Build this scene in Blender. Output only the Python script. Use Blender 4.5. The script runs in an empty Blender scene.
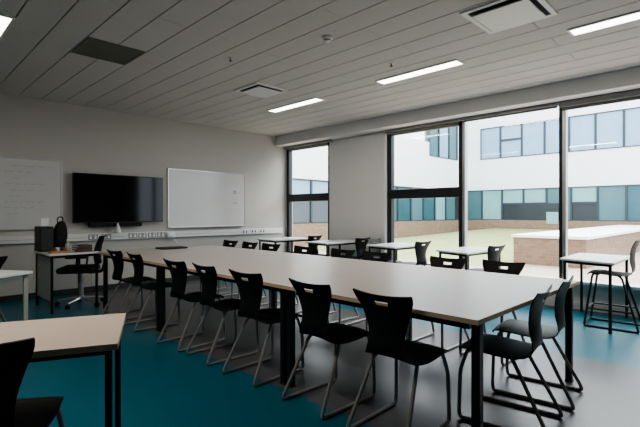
import bpy, bmesh, math, random
from mathutils import Vector, Matrix
random.seed(7)
S = bpy.context.scene
COL = S.collection
PI = math.pi

# ------------------------------------------------------------------ materials
def mat(name, col, rough=0.5, metal=0.0, var=0.06, scale=6.0, spec=0.5, bump=0.0, bscale=200.0, col2=None, coat=0.0):
    m = bpy.data.materials.new(name); m.use_nodes = True
    nt = m.node_tree; N = nt.nodes; L = nt.links
    b = N['Principled BSDF']
    tc = N.new('ShaderNodeTexCoord')
    nz = N.new('ShaderNodeTexNoise'); nz.inputs['Scale'].default_value = scale; nz.inputs['Detail'].default_value = 4
    L.new(tc.outputs['Object'], nz.inputs['Vector'])
    mx = N.new('ShaderNodeMix'); mx.data_type = 'RGBA'
    c2 = col2 if col2 else tuple(min(1, c * (1 + var)) for c in col)
    c1 = col if col2 else tuple(c * (1 - var) for c in col)
    mx.inputs[6].default_value = (*c1, 1); mx.inputs[7].default_value = (*c2, 1)
    L.new(nz.outputs['Fac'], mx.inputs[0]); L.new(mx.outputs[2], b.inputs['Base Color'])
    b.inputs['Roughness'].default_value = rough; b.inputs['Metallic'].default_value = metal
    b.inputs['Specular IOR Level'].default_value = spec
    b.inputs['Coat Weight'].default_value = coat
    if bump:
        n2 = N.new('ShaderNodeTexNoise'); n2.inputs['Scale'].default_value = bscale
        L.new(tc.outputs['Object'], n2.inputs['Vector'])
        bp = N.new('ShaderNodeBump'); bp.inputs['Strength'].default_value = bump; bp.inputs['Distance'].default_value = 0.002
        L.new(n2.outputs['Fac'], bp.inputs['Height']); L.new(bp.outputs['Normal'], b.inputs['Normal'])
    return m

def emit_mat(name, col, strength):
    m = bpy.data.materials.new(name); m.use_nodes = True
    nt = m.node_tree; N = nt.nodes; L = nt.links
    b = N['Principled BSDF']; b.inputs['Base Color'].default_value = (.9, .9, .88, 1)
    tc = N.new('ShaderNodeTexCoord'); nz = N.new('ShaderNodeTexNoise'); nz.inputs['Scale'].default_value = 3
    L.new(tc.outputs['Object'], nz.inputs['Vector'])
    mr = N.new('ShaderNodeMapRange'); mr.inputs[3].default_value = strength * .95; mr.inputs[4].default_value = strength * 1.05
    L.new(nz.outputs['Fac'], mr.inputs[0]); L.new(mr.outputs[0], b.inputs['Emission Strength'])
    b.inputs['Emission Color'].default_value = (*col, 1)
    return m

def glass_mat(name, tint=(0.93, 0.96, 0.96)):
    m = bpy.data.materials.new(name); m.use_nodes = True
    nt = m.node_tree; N = nt.nodes; L = nt.links
    for n in list(N):
        if n.type == 'BSDF_PRINCIPLED': N.remove(n)
    out = [n for n in N if n.type == 'OUTPUT_MATERIAL'][0]
    t = N.new('ShaderNodeBsdfTransparent'); t.inputs[0].default_value = (*tint, 1)
    g = N.new('ShaderNodeBsdfGlossy'); g.inputs['Roughness'].default_value = 0.02
    lw_ = N.new('ShaderNodeLayerWeight'); lw_.inputs[0].default_value = .5
    pw = N.new('ShaderNodeMath'); pw.operation = 'POWER'; pw.inputs[1].default_value = 4.5; L.new(lw_.outputs['Facing'], pw.inputs[0])
    ma = N.new('ShaderNodeMath'); ma.operation = 'MULTIPLY_ADD'; ma.inputs[1].default_value = .9; ma.inputs[2].default_value = .05; L.new(pw.outputs[0], ma.inputs[0])
    mx = N.new('ShaderNodeMixShader')
    L.new(ma.outputs[0], mx.inputs[0]); L.new(t.outputs[0], mx.inputs[1]); L.new(g.outputs[0], mx.inputs[2])
    L.new(mx.outputs[0], out.inputs[0])
    return m

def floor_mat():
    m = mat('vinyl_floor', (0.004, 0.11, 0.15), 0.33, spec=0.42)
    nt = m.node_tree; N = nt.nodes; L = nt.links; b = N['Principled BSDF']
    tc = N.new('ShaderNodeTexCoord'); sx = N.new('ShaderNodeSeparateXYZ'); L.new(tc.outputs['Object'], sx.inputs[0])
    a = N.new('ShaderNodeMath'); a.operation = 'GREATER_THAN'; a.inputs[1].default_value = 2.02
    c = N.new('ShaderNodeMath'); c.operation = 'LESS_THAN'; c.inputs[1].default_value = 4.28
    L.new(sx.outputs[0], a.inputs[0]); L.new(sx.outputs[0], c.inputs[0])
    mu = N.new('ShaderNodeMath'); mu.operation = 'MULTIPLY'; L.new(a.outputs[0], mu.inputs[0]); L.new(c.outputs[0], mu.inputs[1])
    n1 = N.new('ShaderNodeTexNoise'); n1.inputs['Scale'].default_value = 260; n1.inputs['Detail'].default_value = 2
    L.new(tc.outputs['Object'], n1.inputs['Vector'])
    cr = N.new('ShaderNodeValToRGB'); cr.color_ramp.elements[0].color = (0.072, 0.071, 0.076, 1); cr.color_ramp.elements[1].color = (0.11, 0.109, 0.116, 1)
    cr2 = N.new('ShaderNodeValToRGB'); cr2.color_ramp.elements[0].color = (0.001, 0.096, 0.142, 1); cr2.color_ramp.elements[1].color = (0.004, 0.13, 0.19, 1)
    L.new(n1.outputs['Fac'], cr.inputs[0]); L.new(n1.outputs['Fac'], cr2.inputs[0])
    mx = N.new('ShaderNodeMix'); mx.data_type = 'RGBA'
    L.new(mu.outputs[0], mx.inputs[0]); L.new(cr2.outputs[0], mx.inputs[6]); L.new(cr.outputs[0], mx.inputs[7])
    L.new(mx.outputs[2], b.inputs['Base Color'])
    n2 = N.new('ShaderNodeTexNoise'); n2.inputs['Scale'].default_value = 1.5; L.new(tc.outputs['Object'], n2.inputs['Vector'])
    mr = N.new('ShaderNodeMapRange'); mr.inputs[3].default_value = 0.28; mr.inputs[4].default_value = 0.4
    L.new(n2.outputs['Fac'], mr.inputs[0]); L.new(mr.outputs[0], b.inputs['Roughness'])
    return m

def brick_mat(name, c1, c2, mortar, scale=3.2):
    m = mat(name, c1, 0.85)
    nt = m.node_tree; N = nt.nodes; L = nt.links; b = N['Principled BSDF']
    tc = N.new('ShaderNodeTexCoord'); sp = N.new('ShaderNodeSeparateXYZ'); L.new(tc.outputs['Object'], sp.inputs[0])
    ad = N.new('ShaderNodeMath'); ad.operation = 'ADD'; L.new(sp.outputs[0], ad.inputs[0]); L.new(sp.outputs[1], ad.inputs[1])
    cb = N.new('ShaderNodeCombineXYZ'); L.new(ad.outputs[0], cb.inputs[0]); L.new(sp.outputs[2], cb.inputs[1])
    br = N.new('ShaderNodeTexBrick'); br.inputs['Scale'].default_value = scale
    br.inputs['Color1'].default_value = (*c1, 1); br.inputs['Color2'].default_value = (*c2, 1); br.inputs['Mortar'].default_value = (*mortar, 1)
    br.inputs['Mortar Size'].default_value = 0.02
    L.new(cb.outputs[0], br.inputs['Vector']); L.new(br.outputs['Color'], b.inputs['Base Color'])
    return m

def grass_mat():
    m = mat('lawn_grass', (0.25, 0.30, 0.11), 0.9, col2=(0.36, 0.38, 0.2), scale=2.2, bump=0.6, bscale=60)
    return m

M = dict(
    wall_absorb=mat('absorbing_wall', (0.16, 0.16, 0.155), 0.8),  # unseen walls, colour darkened to cut bounce light on the left
    wall=mat('painted_wall', (0.50, 0.49, 0.46), 0.75, var=.02, scale=1.2, bump=.05),
    wall_white=mat('painted_window_wall', (0.72, 0.71, 0.695), 0.75, var=.02, scale=1.2),
    ceil=mat('ceiling_plank', (0.57, 0.545, 0.52), 0.8, var=.03, scale=1.4, bump=.05),
    gap=mat('ceiling_gap', (0.05, 0.05, 0.05), 0.9),
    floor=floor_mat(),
    base=mat('dark_skirting', (0.035, 0.04, 0.042), 0.5),
    frame=mat('window_frame_dark', (0.016, 0.019, 0.022), 0.4),
    sill=mat('white_sill', (0.85, 0.85, 0.84), 0.4, var=.02),
    glass=glass_mat('window_glass'),
    blind=mat('blind_fabric', (0.33, 0.32, 0.30), 0.8),
    cass=mat('blind_cassette', (0.22, 0.215, 0.205), 0.5),
    black=mat('black_polypropylene', (0.011, 0.0115, 0.012), 0.5, spec=.26, bump=.12, bscale=500),
    leg=mat('grey_steel_tube', (0.30, 0.29, 0.28), 0.4, metal=.25),
    dleg=mat('dark_table_steel', (0.014, 0.015, 0.017), 0.38, spec=.45),
    lam=mat('pale_laminate', (0.47, 0.43, 0.395), 0.33, var=.025, scale=3, spec=.5),
    wlam=mat('white_laminate', (0.70, 0.71, 0.70), 0.28, var=.02, scale=3),
    warm=mat('warm_laminate', (0.60, 0.49, 0.41), 0.4, var=.025, scale=3),
    edge=mat('ply_edge', (0.58, 0.43, 0.31), 0.5, var=.12, scale=30),
    glight=mat('light_grey_panel', (0.42, 0.42, 0.40), 0.55),
    tvscreen=mat('tv_glass', (0.004, 0.0045, 0.005), 0.07, var=.02, spec=.25),
    tvbody=mat('tv_plastic', (0.008, 0.008, 0.009), 0.5),
    board=mat('whiteboard_enamel', (0.63, 0.63, 0.62), 0.18, var=.015, spec=.5, scale=2),
    alu=mat('aluminium_trim', (0.55, 0.55, 0.55), 0.35, metal=.8),
    trunk=mat('white_trunking', (0.74, 0.74, 0.73), 0.4, var=.02),
    socket=mat('socket_plate', (0.30, 0.30, 0.30), 0.4, metal=.3),
    swhite=mat('socket_white', (0.82, 0.82, 0.81), 0.35, var=.02),
    light=emit_mat('light_diffuser', (1.0, 0.93, 0.82), 2.6),
    fixt=mat('white_fixture', (0.72, 0.72, 0.70), 0.4, var=.02),
    grille=mat('olive_grille', (0.17, 0.175, 0.145), 0.6),
    facade=mat('white_render_wall', (0.86, 0.87, 0.90), 0.8, var=.015, scale=.6),
    upane=mat('painted_sky_pane', (0.20, 0.34, 0.50), 0.25, col2=(0.34, 0.50, 0.64), scale=1.2, spec=.4),  # sky reflection painted into the pane colour
    tpane=mat('teal_pane', (0.05, 0.125, 0.145), 0.3, col2=(0.10, 0.20, 0.22), scale=1.1, spec=.5),
    tpane2=mat('deep_teal_pane', (0.018, 0.065, 0.09), 0.3, col2=(0.05, 0.14, 0.165), scale=1.1, spec=.5),
    lpane=mat('pale_teal_pane', (0.16, 0.32, 0.36), 0.3, col2=(0.27, 0.46, 0.48), scale=1.0, spec=.4),
    slate=mat('slate_blue_pane', (0.07, 0.085, 0.105), 0.35, col2=(0.13, 0.15, 0.18), scale=.8),
    dpane=mat('dark_grey_pane', (0.018, 0.023, 0.03), 0.4, col2=(0.032, 0.04, 0.05), scale=1.0),
    fframe=mat('facade_frame', (0.03, 0.045, 0.06), 0.5),
    brick=brick_mat('buff_brick', (0.21, 0.135, 0.095), (0.27, 0.185, 0.13), (0.25, 0.185, 0.14)),
    cap=mat('pale_stone_cap', (0.85, 0.85, 0.84), 0.7, var=.03),
    paving=mat('pink_paving', (0.42, 0.345, 0.30), 0.85, var=.1, scale=5),
    grass=grass_mat(),
    paper=mat('white_paper', (0.8, 0.8, 0.79), 0.7, var=.02),
    fabric=mat('black_fabric', (0.012, 0.012, 0.013), 0.85, bump=.3, bscale=300),
    chrome=mat('polished_steel', (0.6, 0.6, 0.6), 0.2, metal=1),
    wood=mat('tan_wood', (0.42, 0.22, 0.10), 0.5, var=.2, scale=14),
    maroon=mat('maroon_cover', (0.10, 0.035, 0.04), 0.6),
    ink=mat('faded_ink', (0.36, 0.36, 0.37), 0.7),
    brown=mat('brown_glaze', (0.16, 0.08, 0.05), 0.4),
)

# ------------------------------------------------------------------ mesh building
class MB:
    def __init__(s): s.bm = bmesh.new()
    def box(s, x0, x1, y0, y1, z0, z1, bev=0):
        b = bmesh.new() if bev else s.bm
        v = [b.verts.new((x, y, z)) for z in (z0, z1) for y in (y0, y1) for x in (x0, x1)]
        for f in ((0, 2, 3, 1), (4, 5, 7, 6), (0, 1, 5, 4), (2, 6, 7, 3), (0, 4, 6, 2), (1, 3, 7, 5)):
            b.faces.new([v[i] for i in f])
        if bev:
            bmesh.ops.bevel(b, geom=b.edges[:], offset=bev, segments=2, affect='EDGES', profile=.5)
            s.join(b)
        return s
    def join(s, b):
        me = bpy.data.meshes.new('tmp'); b.to_mesh(me); b.free(); s.bm.from_mesh(me); bpy.data.meshes.remove(me)
    def prism(s, poly, z0, z1, bev=0):
        b = bmesh.new() if bev else s.bm
        lo = [b.verts.new((x, y, z0)) for x, y in poly]; hi = [b.verts.new((x, y, z1)) for x, y in poly]
        n = len(poly)
        b.faces.new(lo[::-1]); b.faces.new(hi)
        for i in range(n): b.faces.new((lo[i], lo[(i + 1) % n], hi[(i + 1) % n], hi[i]))
        if bev:
            bmesh.ops.bevel(b, geom=b.edges[:], offset=bev, segments=2, affect='EDGES', profile=.5)
            s.join(b)
        return s
    def ring(s, poly, z0, z1, t):          # thin band around an outline
        n = len(poly); out = offset_poly(poly, t)
        for i in range(n):
            a, b_, c, d = poly[i], poly[(i + 1) % n], out[(i + 1) % n], out[i]
            q = [(a[0], a[1]), (b_[0], b_[1]), (c[0], c[1]), (d[0], d[1])]
            s.prism(q, z0, z1)
        return s
    def quad(s, *p):
        s.bm.faces.new([s.bm.verts.new(q) for q in p]); return s
    def tube(s, pts, r, n=10, fil=0.0, seg=5, closed=False):
        P = [Vector(p) for p in pts]
        if fil:
            Q = [P[0]]
            for i in range(1, len(P) - 1):
                a, b, c = P[i - 1], P[i], P[i + 1]
                d0, d1 = (a - b), (c - b); f = min(fil, d0.length * .48, d1.length * .48)
                p0, p1 = b + d0.normalized() * f, b + d1.normalized() * f
                for k in range(seg + 1):
                    t = k / seg; Q.append(p0 * (1 - t) ** 2 + b * 2 * t * (1 - t) + p1 * t * t)
            Q.append(P[-1]); P = Q
        rings = []; up = None
        for i, p in enumerate(P):
            d = (P[min(i + 1, len(P) - 1)] - P[max(i - 1, 0)]).normalized()
            if up is None:
                up = Vector((0, 0, 1)) if abs(d.z) < .9 else Vector((1, 0, 0))
            u = d.cross(up).normalized(); w = u.cross(d).normalized(); up = w
            rr = r[i] if isinstance(r, (list, tuple)) else r
            rings.append([s.bm.verts.new(p + u * rr * math.cos(2 * PI * k / n) + w * rr * math.sin(2 * PI * k / n)) for k in range(n)])
        for a, b in zip(rings, rings[1:]):
            for k in range(n): s.bm.faces.new((a[k], a[(k + 1) % n], b[(k + 1) % n], b[k]))
        s.bm.faces.new(rings[0][::-1]); s.bm.faces.new(rings[-1])
        return s
    def lathe(s, prof, cx=0, cy=0, n=20):
        rings = [[s.bm.verts.new((cx + r * math.cos(2 * PI * k / n), cy + r * math.sin(2 * PI * k / n), z)) for k in range(n)] for r, z in prof]
        for a, b in zip(rings, rings[1:]):
            for k in range(n): s.bm.faces.new((a[k], a[(k + 1) % n], b[(k + 1) % n], b[k]))
        s.bm.faces.new(rings[0][::-1]); s.bm.faces.new(rings[-1])
        return s
    def build(s, name, m, parent=None, smooth=False, loc=None):
        bmesh.ops.recalc_face_normals(s.bm, faces=s.bm.faces[:])
        me = bpy.data.meshes.new(name); s.bm.to_mesh(me); s.bm.free()
        if smooth:
            for p in me.polygons: p.use_smooth = True
            me.set_sharp_from_angle(angle=math.radians(42))
        me.materials.append(m)
        o = bpy.data.objects.new(name, me); COL.objects.link(o)
        if parent: o.parent = parent
        if loc: o.location = loc
        return o

def offset_poly(poly, t):
    n = len(poly); A = sum(poly[i][0] * poly[(i + 1) % n][1] - poly[(i + 1) % n][0] * poly[i][1] for i in range(n))
    sg = 1 if A > 0 else -1; res = []
    for i in range(n):
        p0, p1, p2 = Vector(poly[i - 1]), Vector(poly[i]), Vector(poly[(i + 1) % n])
        d0, d1 = (p1 - p0).normalized(), (p2 - p1).normalized()
        n0, n1 = Vector((d0.y, -d0.x)) * sg, Vector((d1.y, -d1.x)) * sg
        k = (n0 + n1) / (1 + n0.dot(n1)); res.append(tuple(p1 + k * t))
    return res

def tag(o, label=None, cat=None, group=None, kind=None):
    if label: o['label'] = label
    if cat: o['category'] = cat
    if group: o['group'] = group
    if kind: o['kind'] = kind
    return o
def empty(name, loc=(0, 0, 0), rz=0):
    o = bpy.data.objects.new(name, None); o.empty_display_size = .1
    o.location = loc; o.rotation_euler = (0, 0, rz); COL.objects.link(o); return o
def copy_tree(o, parent=None):
    c = o.copy(); COL.objects.link(c); c.parent = parent
    for ch in [x for x in KIDS.get(o.name, list(o.children))]: copy_tree(ch, c)
    return c
KIDS = {}

# ------------------------------------------------------------------ room
H = 2.92; YB = 7.43; XW = 6.40; XL = -1.6; YF = -1.9
def struct(o): o['kind'] = 'structure'; return o

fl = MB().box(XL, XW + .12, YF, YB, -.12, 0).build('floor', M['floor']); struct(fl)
back = MB().box(XL - .15, XW + .2, YB, YB + .15, -.12, H + .15).build('wall_back', M['wall']); struct(back)
struct(MB().box(XL - .15, XL, YF, YB, -.12, H + .15).build('wall_left', M['wall_absorb']))
struct(MB().box(XL - .15, XW + .2, YF - .15, YF, -.12, H + .15).build('wall_front', M['wall_absorb']))
# window wall: low wall under the sill, piers, lintel
wr = MB()
WINS = [(6.09, 7.41), (3.24, 4.66), (1.83, 3.24), (.42, 1.83), (-.99, .42)]
SZ, HZ = .34, 2.74
wr.box(XW, XW + .14, YF, YB, -.12, SZ)
wr.box(XW, XW + .14, 4.66, 6.09, SZ, HZ)
wr.box(XW, XW + .14, YF, -.99, SZ, HZ)
wr.box(XW, XW + .14, 7.41, YB, SZ, HZ)
wr.box(XW, XW + .14, YF, YB, HZ, H + .15)
struct(wr.build('wall_right', M['wall_white']))
struct(MB().box(XW - .07, XW + .0, 4.66, 5.28, 0, 2.66).build('column', M['wall_white']))
struct(MB().box(6.09, XW, YF, YB, 2.72, H, .004).build('trim_1', M['wall_white']))     # dropped bulkhead
sill = MB(); sill.box(XW - .13, XW + .03, YF, 4.655, SZ, SZ + .04, .006); sill.box(XW - .03, XW + .03, 6.05, YB, SZ, SZ + .03, .006)
struct(sill.build('trim_2', M['sill']))
# ceiling planks
ce = MB()
xs = [.255 + .2835 * k for k in range(-7, 24)]
for i, x in enumerate(xs):
    x1 = min(x + .2835 - .011, XW)
    if x < XL: x = XL
    if x1 <= x: continue
    y = YF - 1.2 + (i % 2) * 1.12
    while y < YB:
        a, b = max(y, YF), min(y + 2.24 - .005, YB)
        if b > a: ce.box(x, x1, a, b, H, H + .02)
        y += 2.24
struct(ce.build('ceiling', M['ceil']))
struct(MB().box(XL, XW, YF, YB, H + .025, H + .12).build('ceiling_backing', M['gap']))
struct(MB().box(XL, XW - .0, YB - .012, YB, 0, .09).build('baseboard_back', M['base']))
struct(MB().box(XW - .012, XW, YF, 4.66, 0, .09).build('baseboard_right', M['wall_white']))

# windows (frames + glass)
def window(n, y0, y1, transom, wide):
    r = empty('window_%d' % n, (XW, (y0 + y1) / 2, SZ)); r['kind'] = 'structure'
    a, b = (y0 - y1) / 2, (y1 - y0) / 2; h = HZ - SZ
    f = MB(); t = .075 if wide else .05; tr = .05 if not wide else .07
    if n in (3, 4, 5): t = .022
    tl = {1: .085, 2: .09, 3: .03, 4: .022, 5: .022}[n]; rr = {1: .04, 2: .05, 3: .022, 4: .022, 5: .022}[n]
    f.box(.0, .09, b - tl, b, 0, h); f.box(.0, .09, a, a + rr, 0, h)
    f.box(.0, .09, a, b, 0, .06 if wide else .025); f.box(.0, .09, a, b, h - (.11 if wide else .03), h)
    f.build('frame', M['frame'], r)
    if transom:
        MB().box(-.01, .1, a + .005, b - .005, 1.50 - SZ, 1.66 - SZ, .006).build('transom', M['frame'], r)
    MB().quad((.045, a + .01, .05), (.045, b - .01, .05), (.045, b - .01, h - .02), (.045, a + .01, h - .02)).build('pane', M['glass'], r)
    if n in (3, 4):   # light grey inner mullion edge
        MB().box(-.03, .06, b - .07, b - .028, 0, h).build('mullion_cover', M['alu'], r)
for i, (y0, y1) in enumerate(WINS):
    window(i + 1, y0, y1, i < 2, i < 2)

# roller blinds
bl_lab = ['grey roller blind rolled up over the narrow window by the television wall',
          'grey roller blind rolled up over the tall window with the thick dark transom',
          'grey roller blind rolled up over the wide undivided window in the middle',
          'grey roller blind pulled a little way down over the rightmost window']
for i, (y0, y1) in enumerate(WINS[:4]):
    r = empty('roller_blind', (XW - .05, (y0 + y1) / 2, 2.675 if i != 3 else 2.64)); tag(r, bl_lab[i], 'blind', 'roller blinds over the windows')
    w = (y1 - y0) / 2; ext = .12 if i == 0 else (.0)
    MB().box(-.045, .025, -w - ext, w + (0 if i == 0 else .0), 0.0, .044 if i != 3 else .079, .01).build('cassette', M['cass'], r)
    d = .02 if i == 3 else (.02 if i < 2 else .004)
    fb = MB(); fb.box(.018, .022, -w + .03, w - .03, -d, .01); fb.build('blind_fabric', M['blind'], r)
    MB().box(.012, .028, -w + .03, w - .03, -d - .018, -d, .003).build('bottom_bar', M['cass'], r)

# ------------------------------------------------------------------ ceiling fittings
def ceil_light(x, y0, y1, label):
    r = empty('ceiling_light', (x, (y0 + y1) / 2, H)); tag(r, label, 'ceiling light', 'slim recessed ceiling lights')
    h = (y1 - y0) / 2; w = .075
    f = MB()
    for a in ((-w - .02, -w, -h - .02, h + .02), (w, w + .02, -h - .02, h + .02), (-w, w, -h - .02, -h), (-w, w, h, h + .02)):
        f.box(*a, -.012, .015)
    f.build('frame', M['fixt'], r)
    MB().box(-w, w, -h, h, -.009, .012).build('diffuser', M['light'], r)
ceil_light(4.50, 2.30, 3.38, 'lit slim ceiling light nearest the middle of the ceiling, in front of the wide windows')
ceil_light(4.52, 4.50, 5.60, 'lit slim ceiling light farthest back, close to the whiteboard corner')
ceil_light(4.50, .08, 1.19, 'lit slim ceiling light at the right edge, cut off by the frame')
ceil_light(.72, 4.50, 5.60, 'lit slim ceiling light at the far left above the dim corner')

r = empty('ceiling_vent', (1.665, 4.74, H)); tag(r, 'dark olive square ventilation grille in the ceiling above the left side', 'vent')
f = MB()
for a in ((-.27, -.25, -.27, .27), (.25, .27, -.27, .27), (-.25, .25, -.27, -.25), (-.25, .25, .25, .27)): f.box(*a, -.012, .01)
f.build('frame', M['grille'], r)
g = MB()
for k in range(20): g.box(-.25, .25, -.25 + k * .025, -.25 + k * .025 + .012, -.008, .008)
g.build('slats', M['grille'], r)
MB().box(-.25, .25, -.25, .25, -.001, .002).build('backing', M['gap'], r)

def diffuser(x, y, w, label, drop):
    r = empty('air_diffuser', (x, y, H)); tag(r, label, 'air diffuser', 'square white ceiling air diffusers')
    h = w / 2
    f = MB()
    for a in ((-h - .04, -h, -h - .04, h + .04), (h, h + .04, -h - .04, h + .04), (-h, h, -h - .04, -h), (-h, h, h, h + .04)): f.box(*a, -.012, .01)
    f.build('frame', M['fixt'], r)
    MB().box(-h, h, -h, h, -.002, .004).build('dark_throat', M['gap'], r)
    MB().box(-h + .028, h - .028, -h + .028, h - .028, -drop - .012, -drop, .004).build('plate', M['fixt'], r)
    MB().box(-.02, .02, -.02, .02, -drop, 0).build('plate_bracket', M['fixt'], r)
diffuser(3.655, 4.76, .44, 'square white air diffuser with a hanging plate, back in the ceiling by the whiteboard light', .02)
diffuser(3.70, 1.45, .50, 'square white air diffuser with dark slots at the top edge of the picture', .025)

r = empty('smoke_detector', (2.99, 2.87, H)); tag(r, 'small round smoke detector on the ceiling planks', 'smoke detector')
MB().lathe([(.052, 0), (.052, -.018), (.045, -.024), (.03, -.026), (.03, -.04), (.022, -.048), (.001, -.05)]).build('body', M['fixt'], r, True)
MB().lathe([(.0315, -.028), (.0315, -.036)]).build('vent_band', M['gap'], r)
for x, y, lab in ((4.02, 2.87, 'tiny sprinkler head in the ceiling beside the middle ceiling light'), (2.66, 4.0, 'tiny sprinkler head in the ceiling between the dark grille and the back air diffuser')):
    r = empty('sprinkler_head', (x, y, H)); tag(r, lab, 'sprinkler', 'ceiling sprinkler heads')
    MB().lathe([(.03, 0), (.03, -.006), (.012, -.01)]).build('rose', M['alu'], r, True)
    MB().lathe([(.006, -.008), (.006, -.03), (.018, -.032), (.018, -.035)]).build('nozzle', M['base'], r)

# ------------------------------------------------------------------ television wall
r = empty('television', (2.77, YB, 1.10)); tag(r, 'large black flat television screen on the back wall', 'television')
MB().box(-.71, .71, -.115, -.07, 0, .765, .006).build('housing', M['tvbody'], r)
MB().box(-.70, .70, -.1165, -.1145, .012, .755).build('screen', M['tvscreen'], r)
MB().box(-.25, .25, -.075, -.003, .2, .55).build('wall_bracket', M['tvbody'], r)
r = empty('soundbar', (2.72, YB, 1.03)); tag(r, 'slim black soundbar under the television', 'soundbar')
MB().box(-.42, .40, -.10, -.002, 0, .062, .01).build('body', M['tvbody'], r)
MB().box(-.405, .385, -.1015, -.0995, .01, .052).build('grille', M['fabric'], r)

def whiteboard(x0, x1, z0, z1, label):
    r = empty('whiteboard', ((x0 + x1) / 2, YB, z0)); tag(r, label, 'whiteboard', 'wall whiteboards')
    w = (x1 - x0) / 2; h = z1 - z0
    MB().box(-w + .02, w - .02, -.018, -.002, .02, h - .02).build('board', M['board'], r)
    f = MB()
    f.box(-w, -w + .022, -.026, -.001, 0, h, .003); f.box(w - .022, w, -.026, -.001, 0, h, .003)
    f.box(-w + .022, w - .022, -.026, -.001, 0, .022, .003); f.box(-w + .022, w - .022, -.026, -.001, h - .022, h, .003)
    f.build('frame', M['alu'], r)
    return r
wl = whiteboard(.10, 1.94, 1.0, 2.045, 'whiteboard with faint grey handwriting left of the television')
wrb = whiteboard(3.61, 5.29, .985, 2.05, 'clean wide whiteboard right of the television')
MB().box(-.80, .80, -.085, -.018, .0, .012, .003).build('pen_tray', M['alu'], wrb)
# faint illegible handwriting
sc = MB(); random.seed(3)
for row in range(9):
    z = .92 - row * .085; x = .30 - random.random() * .12
    while x < .62 - .12 * (row % 3):
        w = .03 + random.random() * .06
        pts = [(x + w * k / 5, -.0195, z + (random.random() - .5) * .03) for k in range(6)]
        sc.tube(pts, .0022, 4)
        x += w + .025
sc.build('handwriting', M['ink'], wl)['kind'] = 'stuff'
r = empty('board_magnet', (5.03, YB - .018, 1.63)); tag(r, 'small dark triangular magnet on the right whiteboard', 'magnet')
MB().prism([(-.035, 0), (.035, 0), (.018, .018), (-.018, .018)], 0, .07).build('body', M['base'], r)
r = empty('paper_note', (5.04, YB - .0185, 1.42)); tag(r, 'small white paper note under the magnet on the whiteboard', 'note')
MB().box(-.05, .05, -.001, 0, .01, .045).build('sheet', M['glight'], r)

# dado trunking with sockets
tr = MB(); tr.box(XL, 6.26, YB - .055, YB, .815, .925, .005)
trunk = struct(tr.build('trim_3', M['trunk']))
tl = MB(); tl.box(XL, 6.26, YB - .057, YB - .05, .862, .868); tl.build('cover_joint', M['glight'], trunk)
SOCK = [(2.36, 'between the desk and the white paper cone'), (2.56, 'just left of the white paper cone'), (2.98, 'first to the right of the white paper cone'), (3.14, 'second right of the paper cone'),
        (3.31, 'third to the right of the white paper cone'), (3.47, 'just left of the white plug adaptor'), (5.25, 'left one of three under the right whiteboard'), (5.47, 'middle one of three under the right whiteboard'), (5.69, 'right one of three under the right whiteboard')]
for i, (x, w) in enumerate(SOCK):
    r = empty('wall_socket', (x, YB - .055, .872)); tag(r, 'double wall socket on the white trunking, ' + w, 'socket', 'sockets along the wall trunking')
    MB().box(-.07, .07, -.009, 0, -.042, .042, .003).build('plate', M['socket'] if i < 6 else M['swhite'], r)
    for sx in (-.035, .035):
        MB().box(sx - .012, sx + .012, -.0125, -.008, .016, .032).build('switch', M['base'] if i >= 6 else M['swhite'], r)
        MB().box(sx - .016, sx + .016, -.0105, -.008, -.028, .008).build('pin_holes', M['base'] if i >= 6 else M['swhite'], r)
r = empty('paper_cone', (2.66, YB - .058, .93)); r.location = (2.70, YB - .16, .926)
tag(r, 'white paper cone standing on the trunking under the television', 'paper cone')
MB().lathe([(.05, 0), (.052, .004), (.022, .12), (.006, .165)], n=18).build('cone', M['paper'], r, True)
MB().lathe([(.0525, .001), (.0525, .008)], n=18).build('rim', M['glight'], r)
r = empty('plug_adaptor', (3.64, YB - .057, .865)); tag(r, 'bulky white plug adaptor on the trunking below the whiteboard corner', 'plug')
MB().box(-.075, .075, -.06, 0, -.05, .045, .015).build('body', M['swhite'], r, True)
MB().tube([(.03, -.05, -.04), (.05, -.07, -.09), (.10, -.05, -.13), (.13, -.01, -.17)], .005, 6).build('cable', M['swhite'], r, True)

# ------------------------------------------------------------------ chairs
def shell_mesh(j0=0, j1=24, dz=0):
    prof = [(.222, .418), (.218, .432), (.203, .443), (.17, .449), (.12, .450), (.06, .446), (0, .441), (-.06, .438), (-.11, .438), (-.15, .443), (-.178, .456),
            (-.194, .478), (-.200, .51), (-.199, .55), (-.195, .585), (-.195, .62), (-.199, .66), (-.206, .698), (-.214, .728), (-.2175, .738), (-.224, .754), (-.2275, .766), (-.234, .781), (-.241, .797), (-.245, .806)]
    wid = [.155, .172, .185, .193, .198, .201, .201, .197, .185, .165, .141, .126, .119, .117, .121, .130, .143, .157, .170, .175, .183, .188, .193, .196, .194]
    us = [-1, -.94, -.85, -.7, -.5, -.36, -.24, -.12, 0, .12, .24, .36, .5, .7, .85, .94, 1]
    bm = bmesh.new(); G = []
    prof = prof[j0:j1 + 1]; wid = wid[j0:j1 + 1]
    for j, ((y, z), w) in enumerate(zip(prof, wid)):
        row = []
        for u in us:
            back = max(0, min(1, (z - .46) / .08)) if y < -.1 else 0
            top = max(0, (z - .74) / .06)
            yy = y + .028 * u * u * back * (1 - .35 * top)
            zz = z - .010 * u * u * (1 - back) + (top * .012 * (abs(u) ** 2 - .5) if top else 0)
            row.append(bm.verts.new((u * w, yy, zz + dz)))
        G.append(row)
    for j in range(len(prof) - 1):
        for i in range(len(us) - 1):
            z = (prof[j][1] + prof[j + 1][1]) / 2
            if 19 <= j + j0 <= 20 and abs((us[i] + us[i + 1]) / 2) < .30: continue
            bm.faces.new((G[j][i], G[j][i + 1], G[j + 1][i + 1], G[j + 1][i]))
    bmesh.ops.recalc_face_normals(bm, faces=bm.faces[:])
    bmesh.ops.solidify(bm, geom=bm.faces[:], thickness=.007)
    return bm

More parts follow.
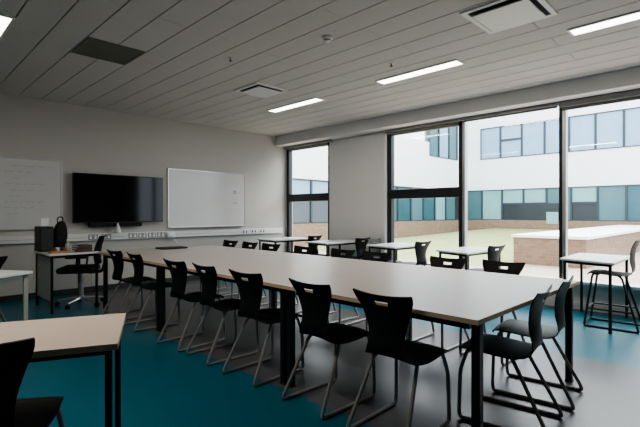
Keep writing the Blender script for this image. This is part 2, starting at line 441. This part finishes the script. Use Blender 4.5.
def make_chair(label):
    r = empty('school_chair'); tag(r, label, 'chair')
    # one moulded shell, split at the bend so that each half is a part
    for nm, j0, j1 in (('seat', 0, 10), ('backrest', 10, 24)):
        m = MB(); m.bm.free(); m.bm = shell_mesh(j0, j1); m.build(nm, M['black'], r, True)
    for s in (-1, 1):
        t = MB()
        t.tube([(s * .13, .12, .425), (s * .165, .165, .425), (s * .180, .205, .30), (s * .185, .212, .05), (s * .187, .205, .011), (s * .190, -.285, .011), (s * .188, -.278, .04), (s * .145, -.09, .40), (s * .13, -.06, .424)], .0118, 8, fil=.045)
        t.build('sled_leg', M['leg'], r, True)
    t = MB(); t.tube([(-.15, .11, .424), (.15, .11, .424)], .009, 8); t.build('crossbar', M['leg'], r, True)
    t = MB(); t.tube([(-.14, -.07, .420), (.14, -.07, .420)], .009, 8); t.build('crossbar', M['leg'], r, True)
    return r

CH = []
def chair(x, y, face, label, group):
    """face: heading in degrees of the seat front, 0 = +x, 90 = +y"""
    if not CH:
        o = make_chair(label); CH.append(o); KIDS['x'] = 0
    else:
        o = copy_chair(CH[0]); o['label'] = label
    o.location = (x, y, 0); o.rotation_euler = (0, 0, math.radians(face - 90))
    o['group'] = group; o['category'] = 'chair'
    return o
def copy_chair(src):
    c = src.copy(); COL.objects.link(c)
    for ch in list(src.children):
        d = ch.copy(); COL.objects.link(d); d.parent = c
    return c
ORD = ['first', 'second', 'third', 'fourth', 'fifth', 'sixth', 'seventh', 'eighth']
for i, (y, dx, rot) in enumerate([(1.47, 0, 2), (2.03, -.005, -2), (2.74, -.01, 2), (3.34, 0, -3), (3.87, -.01, 2), (4.80, .0, -2), (5.42, .01, 3)]):
    chair(2.178 + dx, y, 0 + rot, 'black moulded chair on the left long side of the long table, %s from the camera' % ORD[i], 'chairs along the near long side of the long table')
for i, (y, dx) in enumerate([(1.64, .05), (2.16, 0), (3.03, .0), (3.56, 0), (4.24, .0), (4.93, 0), (5.45, .0), (6.0, .02)]):
    chair(3.75 + dx, y, 180 + (i % 3 - 1) * 2, 'black moulded chair on the window side of the long table, %s from the camera' % ORD[i], 'chairs along the window side of the long table')
chair(2.70, 1.09, 97, 'black moulded chair at the near end of the long table, left one of two', 'chairs at the near end of the long table')
chair(3.24, 1.115, 97, 'black moulded chair at the near end of the long table, right one of two', 'chairs at the near end of the long table')

# ------------------------------------------------------------------ tables
def table(name, label, group, poly, mtop, legs, zt=.74, apron=.06, lr=.05, inset=.06, edge=True, legmat='dleg', square=True, mod=None):
    cx = sum(p[0] for p in poly) / len(poly); cy = sum(p[1] for p in poly) / len(poly)
    r = empty(name, (cx, cy, 0)); tag(r, label, 'table', group)
    P = [(x - cx, y - cy) for x, y in poly]
    if edge:
        MB().prism(offset_poly(P, -.002), zt - .025, zt).build('tabletop', mtop, r)
        MB().ring(offset_poly(P, -.002), zt - .0248, zt - .0003, .002).build('edge_band', M['edge'], r)
    else:
        MB().prism(P, zt - .022, zt, .003).build('tabletop', mtop, r)
    ip = offset_poly(P, -inset); n = len(ip)
    ap = MB(); ap.ring(offset_poly(P, -inset - .028), zt - .025 - apron, zt - .0255, .026); ap.build('apron', M[legmat], r)
    for (x, y) in legs if legs else ip:
        if legs: x, y = x - cx, y - cy
        t = MB()
        if square: t.box(x - lr / 2, x + lr / 2, y - lr / 2, y + lr / 2, 0.006, zt - .0255, .004)
        else: t.tube([(x, y, .006), (x, y, zt - .0255)], lr / 2, 12)
        l = t.build('leg', M[legmat], r, not square)
        f = MB(); f.box(x - lr / 2 - .002, x + lr / 2 + .002, y - lr / 2 - .002, y + lr / 2 + .002, 0, .012); f.build('foot_pad', M['base'], l)
    return r
TX0, TX1 = 2.0, 3.70
ROWS = [(.93, 2.3995), (2.40, 4.4395), (4.44, 6.08)]
TL = ['pale laminate table section nearest the camera in the long row', 'longest pale laminate table section in the middle of the long row', 'pale laminate table section at the television end of the long row']
for (y0, y1), lab in zip(ROWS, TL):
    table('meeting_table', lab, 'sections of the long meeting table', [(TX0, y0), (TX1, y0), (TX1, y1), (TX0, y1)], M['lam'],
          [(TX0 + .09, y0 + .045), (TX1 - .09, y0 + .045), (TX1 - .09, y1 - .03), (TX0 + .09, y1 - .03)], lr=.045, inset=.085, apron=.05)

# window tables
G = 'small white tables along the windows'
WT = [([(5.27, 7.0), (5.22, 6.38), (6.12, 6.30), (6.22, 7.0)], 'small white table in the far corner by the narrow window'),
      ([(5.36, 5.68), (5.30, 5.10), (6.20, 5.06), (6.26, 5.68)], 'small white table in front of the pale pier right of the narrow window'),
      ([(5.50, 4.42), (5.38, 3.78), (6.26, 3.74), (6.30, 4.40)], 'small white table in front of the tall window with the dark transom'),
      ([(5.42, 3.12), (5.25, 2.58), (6.30, 2.54), (6.33, 3.12)], 'small white table in front of the wide middle window by the lawn view'),
      ([(5.42, 1.56), (5.27, 1.01), (6.30, 1.03), (6.32, 1.60)], 'small white table at the right, beside the tall stool chair')]
for poly, lab in WT:
    table('side_table', lab, G, poly[::-1], M['wlam'], None, edge=False, lr=.028, inset=.045, apron=.028, legmat='dleg')

# window chairs
GW = 'chairs at the small window tables'
chair(6.04, 6.36, 92, 'black moulded chair at the far corner table by the narrow window', GW)
chair(6.08, 5.17, 88, 'black moulded chair facing the table in front of the pale pier', GW)
chair(6.06, 4.46, -88, 'black moulded chair back to back with the one at the pier table', GW)
chair(6.03, 3.90, 84, 'black moulded chair at the table before the dark transom window, nearer the camera side', GW)
chair(6.00, 2.72, 80, 'black moulded chair at the table before the wide middle window', GW)

# left tables
table('side_table', 'warm pale table in the left foreground, cut off by the frame', 'small tables on the left side', [(.655, 1.765), (.885, 2.275), (-.205, 2.76), (-.43, 2.25)], M['warm'],
      None, lr=.028, inset=.035, apron=.025, square=False)
table('side_table', 'pale table at the left edge in the middle distance before the dim corner', 'small tables on the left side', [(.95, 4.50), (.68, 4.93), (-.25, 4.34), (.02, 3.91)], M['wlam'],
      None, lr=.035, inset=.04, apron=.045, edge=False, legmat='glight')
chair(.40, 2.10, 62, 'black moulded chair in the left foreground, cut off by the frame', 'chairs on the left side').location = (.318, 2.092, 0)
chair(.62, 5.35, -130, 'black moulded chair at the left edge behind the dim side table', 'chairs on the left side')

# ------------------------------------------------------------------ tall stool chair
r = empty('high_chair', (5.71, 1.11, 0), math.radians(4)); tag(r, 'tall black stool chair with footrest bars at the right window table', 'stool')
for nm, j0, j1 in (('seat', 0, 10), ('backrest', 10, 24)):
    m = MB(); m.bm.free(); m.bm = shell_mesh(j0, j1, .155); m.build(nm, M['black'], r, True)
for s in (-1, 1):
    MB().tube([(s * .13, .12, .58), (s * .17, .165, .58), (s * .195, .235, .05), (s * .197, .24, .011), (s * .20, -.25, .011), (s * .198, -.243, .04), (s * .15, -.10, .555), (s * .13, -.06, .579)], .0115, 8, fil=.04).build('sled_leg', M['dleg'], r, True)
MB().tube([(-.19, .215, .20), (.19, .215, .20)], .011, 8).build('footrest', M['dleg'], r, True)
for s in (-1, 1):
    MB().tube([(s * .19, .215, .20), (s * .185, -.205, .20)], .010, 8).build('side_bar', M['dleg'], r, True)
MB().tube([(-.197, .238, .03), (.197, .238, .03)], .011, 8).build('floor_bar', M['dleg'], r, True)
MB().tube([(-.15, .11, .578), (.15, .11, .578)], .009, 8).build('crossbar', M['dleg'], r, True)

# ------------------------------------------------------------------ teacher's corner
poly = [(1.46, 6.13), (2.06, 6.13), (2.06, 6.93), (1.46, 6.93)]
dk = table('teacher_desk', 'small pale desk with a grey end panel under the television', None, poly, M['wlam'], [(1.50, 6.17), (2.02, 6.17), (2.02, 6.89), (1.50, 6.89)], lr=.028, apron=.03, edge=False, inset=.03)
dk['category'] = 'desk'
MB().box(-.262, -.25, -.34, .34, .14, .69).build('end_panel', M['glight'], dk)

def office_chair(x, y, face):
    r = empty('office_chair', (x, y, 0), math.radians(face - 90)); tag(r, 'black swivel office chair with a pale star base at the desk', 'office chair')
    MB().box(-.235, .235, -.20, .25, .45, .53, .035).build('seat', M['fabric'], r, True)
    b = MB(); bb = bmesh.new()
    v = []
    for j in range(9):
        t = j / 8; z = .56 + t * .38; w = .17 + .05 * math.sin(PI * min(1, t * 1.1 + .08)); y0 = -.25 - .05 * t * t + .02 * math.sin(PI * t)
        v.append([bb.verts.new((w * u, y0 + .04 * u * u, z)) for u in (-1, -.8, -.4, 0, .4, .8, 1)])
    for j in range(8):
        for i in range(6): bb.faces.new((v[j][i], v[j][i + 1], v[j + 1][i + 1], v[j + 1][i]))
    bmesh.ops.solidify(bb, geom=bb.faces[:], thickness=.045); b.join(bb); b.build('backrest', M['fabric'], r, True)
    MB().tube([(0, -.10, .44), (0, -.27, .45), (0, -.30, .60)], .022, 8, fil=.06).build('back_bracket', M['tvbody'], r, True)
    MB().lathe([(.03, .10), (.03, .30), (.018, .31), (.018, .45)]).build('gas_lift', M['alu'], r, True)
    for s in (-1, 1):
        MB().tube([(s * .20, .0, .46), (s * .27, .0, .47), (s * .275, -.02, .66)], .014, 8, fil=.04).build('armrest_post', M['tvbody'], r, True)
        MB().box(s * .275 - .03, s * .275 + .03, -.14, .12, .655, .685, .012).build('armrest', M['tvbody'], r, True)
    base = MB(); base.lathe([(.045, .07), (.045, .12), (.03, .13)])
    for k in range(5):
        a = 2 * PI * k / 5 + .3
        base.tube([(.03 * math.cos(a), .03 * math.sin(a), .10), (.29 * math.cos(a), .29 * math.sin(a), .068)], [.022, .014], 8)
    base.build('star_base', M['alu'], r, True)
    for k in range(5):
        a = 2 * PI * k / 5 + .3; cx, cy = .29 * math.cos(a), .29 * math.sin(a)
        c = MB(); 
        for o in (-.014, .014):
            c.tube([(cx - o * math.sin(a) - .008 * math.sin(a), cy + o * math.cos(a) + .008 * math.cos(a), .027), (cx - o * math.sin(a) + .008 * math.sin(a), cy + o * math.cos(a) - .008 * math.cos(a), .027)], .027, 12)
        c.tube([(cx, cy, .03), (cx, cy, .07)], .008, 8)
        c.build('castor', M['tvbody'], r, True)
office_chair(1.93, 6.50, 150)

# things on the desk
Z = .74
r = empty('computer_tower', (1.545, 6.74, Z)); tag(r, 'black computer tower standing on the desk', 'computer')
MB().box(-.075, .075, -.16, .16, 0, .33, .006).build('case', M['tvbody'], r)
MB().box(-.068, .068, -.163, -.158, .02, .31).build('front_panel', M['base'], r)
r = empty('backpack', (1.73, 6.72, Z)); tag(r, 'slumped black backpack leaning beside the computer tower', 'bag')
bb = MB(); bm2 = bmesh.new(); bmesh.ops.create_uvsphere(bm2, u_segments=20, v_segments=14, radius=1)
for v in bm2.verts:
    x, y, z = v.co; k = 1 - .35 * max(0, z)
    sq = lambda q: math.copysign(abs(q) ** .6, q); v.co = (sq(x) * .085 * k + .02 * z, sq(y) * .09 * k, (sq(z) + 1) * .2)
bb.join(bm2); bb.build('body', M['fabric'], r, True)
MB().tube([(-.03, 0, .38), (-.03, -.01, .45), (.03, -.01, .46), (.035, 0, .38)], .008, 8, fil=.03).build('handle', M['fabric'], r, True)
MB().box(-.06, .05, -.105, -.075, .06, .2, .014).build('front_pocket', M['fabric'], r, True)
r = empty('paper_stand', (1.64, 6.84, Z + .33)); r.location = (1.575, 6.76, Z + .333)
tag(r, 'white leaflet rack on top of the computer tower', 'leaflet rack')
MB().box(-.06, .03, -.004, .004, 0, .11).build('leaflet', M['paper'], r); MB().box(-.065, .035, -.03, .03, -.003, .004).build('rack_base', M['glight'], r)
r = empty('wooden_tray', (1.60, 6.27, Z)); tag(r, 'tan wooden tray with small cups on the front of the desk', 'tray')
t = MB(); t.box(-.10, .10, -.07, .07, 0, .01)
for a in ((-.10, -.09, -.07, .07), (.09, .10, -.07, .07), (-.09, .09, -.07, -.06), (-.09, .09, .06, .07)): t.box(*a, .01, .03)
t.build('tray', M['wood'], r)
CUP = ['leftmost cup on the wooden desk tray, brown', 'middle cup on the wooden desk tray, pale', 'rightmost cup on the wooden desk tray, brown']
for k, dx in enumerate((-.055, 0, .055)):
    c = empty('cup', (1.60 + dx - .008, 6.27 + (k % 2) * .02, Z + .0105)); tag(c, CUP[k], 'cup', 'cups on the desk tray')
    MB().lathe([(.02, 0), (.026, .06), (.023, .06), (.018, .008)]).build('bowl', M['brown'] if k != 1 else M['paper'], c, True)
    MB().tube([(.024, 0, .05), (.042, 0, .045), (.04, 0, .02), (.022, 0, .015)], .004, 6, fil=.01).build('handle', M['brown'] if k != 1 else M['paper'], c, True)
for k, (sz, mm, lab) in enumerate([(.10, 'maroon', 'dark maroon book at the bottom of the little desk pile'), (.095, 'base', 'black book in the middle of the little desk pile'), (.09, 'maroon', 'dark maroon book on top of the little desk pile')]):
    c = empty('book', (1.88, 6.30, Z + .0302 * k), math.radians(5 * k - 4)); tag(c, lab, 'book', 'books piled on the desk')
    MB().box(-sz + .004, sz - .004, -.085, .085, .004, .026).build('pages', M['paper'], c)
    cv = MB(); cv.box(-sz, sz, -.09, .09, 0, .004); cv.box(-sz, sz, -.09, .09, .026, .03); cv.box(-sz, sz, -.094, -.09, 0, .03); cv.build('cover', M[mm], c)
r = empty('bottle', (1.735, 6.38, Z)); tag(r, 'small pale bottle standing between the tray and the books', 'bottle')
MB().lathe([(.028, 0), (.03, .01), (.03, .10), (.012, .13), (.012, .145)]).build('body', M['glight'], r, True)
MB().lathe([(.014, .145), (.014, .165)]).build('cap', M['swhite'], r, True)

r = empty('laptop', (2.95, 5.93, .7402), math.radians(-4)); tag(r, 'slim black closed laptop lying at the far end of the long table', 'laptop')
MB().box(-.19, .19, -.12, .12, 0, .012, .004).build('base', M['tvbody'], r); MB().box(-.19, .19, -.12, .12, .0125, .021, .003).build('lid', M['tvbody'], r)

# ------------------------------------------------------------------ outside
def outside(o): return o
gp = MB().box(XW + .14, 60, -40, 60, -.5, -.02).build('ground_outside', M['paving']); struct(gp)
lw = MB(); b = lw.bm
nx, ny = 16, 12; V = []
for i in range(nx + 1):
    row = []
    for j in range(ny + 1):
        x = 10.2 + (24.0 - 10.2) * i / nx; y = 4.35 + (12.05 - 4.35) * j / ny
        row.append(b.verts.new((x, y, -.015 + .42 * max(0, (x - 12.5) / 11.5) ** 1.3 * min(1, max(0, (14.2 - y) / 4)))))
    V.append(row)
for i in range(nx):
    for j in range(ny): b.faces.new((V[i][j], V[i + 1][j], V[i + 1][j + 1], V[i][j + 1]))
lo = lw.build('lawn', M['grass'], None, True); lo['kind'] = 'stuff'; lo['label'] = 'pale green courtyard lawn beyond the windows'; lo['category'] = 'grass'

# planter with a stone cap
r = empty('brick_planter', (11.3, 2.7, -.02)); tag(r, 'long low brick bench wall with a pale stone top in the courtyard', 'planter')
MB().box(0, 12.4, 0, 1.62, 0, .66).build('brick_body', M['brick'], r)
MB().box(-.04, 12.4, -.04, 1.66, .66, .73, .01).build('stone_cap', M['cap'], r)

bd = empty('building', (24.2, 12.2, 0)); tag(bd, 'white rendered building with glazed bands wrapping round the courtyard', 'building')
FX, RY = 24.2, 12.2
def part(nm, m, *boxes):
    q = MB()
    for x0, x1, y0, y1, z0, z1 in boxes: q.box(x0 - FX, x1 - FX, y0 - RY, y1 - RY, z0, z1)
    return q.build(nm, m, bd)
Y0 = -16
part('upper_wall', M['facade'], (FX, FX + 6, Y0, 18, 2.55, 4.28), (FX, FX + 6, Y0, 18, 6.05, 9.2), (FX, FX + 6, 11.1, 12.2, 4.28, 6.05), (FX + .3, FX + 6, Y0, 18, 4.28, 6.05))
part('wing_wall', M['facade'], (2, FX, RY, RY + 6, 2.55, 4.28), (2, 20.5, RY, RY + 6, 4.28, 5.0), (20.5, FX, RY, RY + 6, 6.6, 9.2), (20.5, FX, RY + .3, RY + 6, 4.28, 6.6), (23.6, FX, RY, RY + .3, 4.28, 6.6))
part('ground_floor_back', M['dpane'], (FX + .25, FX + 6, Y0, RY, -.02, 2.55), (2, FX + .25, RY + .25, RY + 6, -.02, 2.55))
part('brick_plinth', M['brick'], (FX - .12, FX + .25, Y0, RY, -.02, .86), (2, FX, RY - .12, RY + .25, -.02, .84))
def bay(axis, p, q, z0, z1, pane, split=None, pane2=None):
    """one window of the building: its frame, with the pane as a sub-part"""
    t = .045; f = MB()
    def bx(m, a, b_, c, d, o0, o1):
        if axis == 'x': m.box(o0, o1, a - RY, b_ - RY, c, d)           # main wing facade faces -x
        else: m.box(a - FX, b_ - FX, o0, o1, c, d)
    bx(f, p, p + t, z0, z1, -.03, .08); bx(f, q - t, q, z0, z1, -.03, .08)
    bx(f, p + t, q - t, z0, z0 + t, -.03, .08); bx(f, p + t, q - t, z1 - t, z1, -.03, .08)
    if split: bx(f, p + t, q - t, split - .05, split + .05, -.04, .08)
    o = f.build('window', M['fframe'], bd)
    g = MB(); bx(g, p + t, q - t, z0 + t, (split - .05) if split else z1 - t, .03, .05); g.build('pane', M[pane], o)
    if split:
        g = MB(); bx(g, p + t, q - t, split + .05, z1 - t, .03, .05); g.build('pane', M[pane2 or pane], o)
y = 11.1; k = 0
while y > -13:
    bay('x', y - 1.14, y, 4.28, 6.05, 'upane', 5.25 if k in (1, 9) else None); y -= 1.14; k += 1
y = 12.15; k = 0
seq = ['tpane', 'lpane', 'dpane', 'dpane', 'tpane', 'dpane', 'tpane', 'tpane2', 'lpane', 'tpane', 'tpane', 'dpane']
while y > -13:
    s = seq[k % 12]
    if s == 'dpane': bay('x', y - 1.14, y, .86, 2.55, 'dpane', 1.75, 'lpane')
    else: bay('x', y - 1.14, y, .86, 2.55, s)
    y -= 1.14; k += 1
x = 6.0; k = 0
while x < 23.4:
    
    if x > 13: bay('y', x, x + 1.16, .84, 2.55, ['tpane2', 'tpane', 'tpane2', 'lpane', 'tpane'][k % 5])
    else: bay('y', x, x + 1.16, .84, 2.55, 'slate', 1.85, 'upane')
    x += 1.16; k += 1
bay('y', 20.5, 21.5, 4.28, 6.6, 'tpane'); bay('y', 21.5, 22.6, 4.28, 6.6, 'upane'); bay('y', 22.6, 23.6, 4.28, 6.6, 'tpane')
part('entrance_panel', M['dpane'], (FX - .1, FX - .05, 6.9, 9.0, .25, 1.75))
part('entrance_hatch', M['lpane'], (FX - .14, FX - .1, 7.0, 7.55, .7, 1.3))

# ------------------------------------------------------------------ light
w = bpy.data.worlds.new('overcast'); S.world = w; w.use_nodes = True
N = w.node_tree.nodes; L = w.node_tree.links; bg = N['Background']
tc = N.new('ShaderNodeTexCoord'); sx = N.new('ShaderNodeSeparateXYZ'); L.new(tc.outputs['Generated'], sx.inputs[0])
cr = N.new('ShaderNodeValToRGB'); cr.color_ramp.elements[0].position = 0; cr.color_ramp.elements[0].color = (.80, .88, 1, 1)
cr.color_ramp.elements[1].position = .7; cr.color_ramp.elements[1].color = (.95, .98, 1, 1)
L.new(sx.outputs[2], cr.inputs[0]); L.new(cr.outputs[0], bg.inputs[0]); bg.inputs[1].default_value = 2.0
for i, (y0, y1) in enumerate(WINS):
    ld = bpy.data.lights.new('window_portal', 'AREA'); ld.shape = 'RECTANGLE'; ld.size = HZ - SZ; ld.size_y = y1 - y0
    ld.cycles.is_portal = True
    lo = bpy.data.objects.new('window_portal', ld); COL.objects.link(lo)
    lo.location = (XW + .2, (y0 + y1) / 2, (SZ + HZ) / 2); lo.rotation_euler = (0, PI / 2, 0)

sd = bpy.data.lights.new('soft_sun', 'SUN'); sd.energy = 3.6; sd.angle = math.radians(95); sd.color = (1, .975, .94)
so = bpy.data.objects.new('soft_sun', sd); COL.objects.link(so)
so.rotation_euler = Vector((-.80, -.05, -.60)).to_track_quat('-Z', 'Y').to_euler()
for x, y, e in ((4.50, 2.84, 5), (4.52, 5.05, 5), (4.50, .63, 5), (.72, 5.05, 3), (.72, 2.84, 15)):  # last one is unseen, without fixture, added to brighten the left foreground
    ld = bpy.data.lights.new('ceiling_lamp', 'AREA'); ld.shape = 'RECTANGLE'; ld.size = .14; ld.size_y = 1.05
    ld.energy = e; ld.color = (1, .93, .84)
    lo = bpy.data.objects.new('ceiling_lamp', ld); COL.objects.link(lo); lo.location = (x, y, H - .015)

# ------------------------------------------------------------------ camera
cd = bpy.data.cameras.new('camera'); cd.sensor_width = 36; cd.lens = 437 / 640 * 36; cd.clip_end = 300
cam = bpy.data.objects.new('camera', cd); COL.objects.link(cam)
cam.location = (0, 0, 1.25); cam.rotation_euler = (PI / 2, 0, -math.atan(440 / 437.))
cd.shift_y = -.0008
S.camera = cam
S.view_settings.view_transform = 'AgX'; S.view_settings.look = 'AgX - Medium High Contrast'; S.view_settings.exposure = 1.42
S.cycles.use_denoising = True
S.cycles.max_bounces = 10; S.cycles.diffuse_bounces = 6; S.cycles.transparent_max_bounces = 12
S.cycles.sample_clamp_indirect = 6
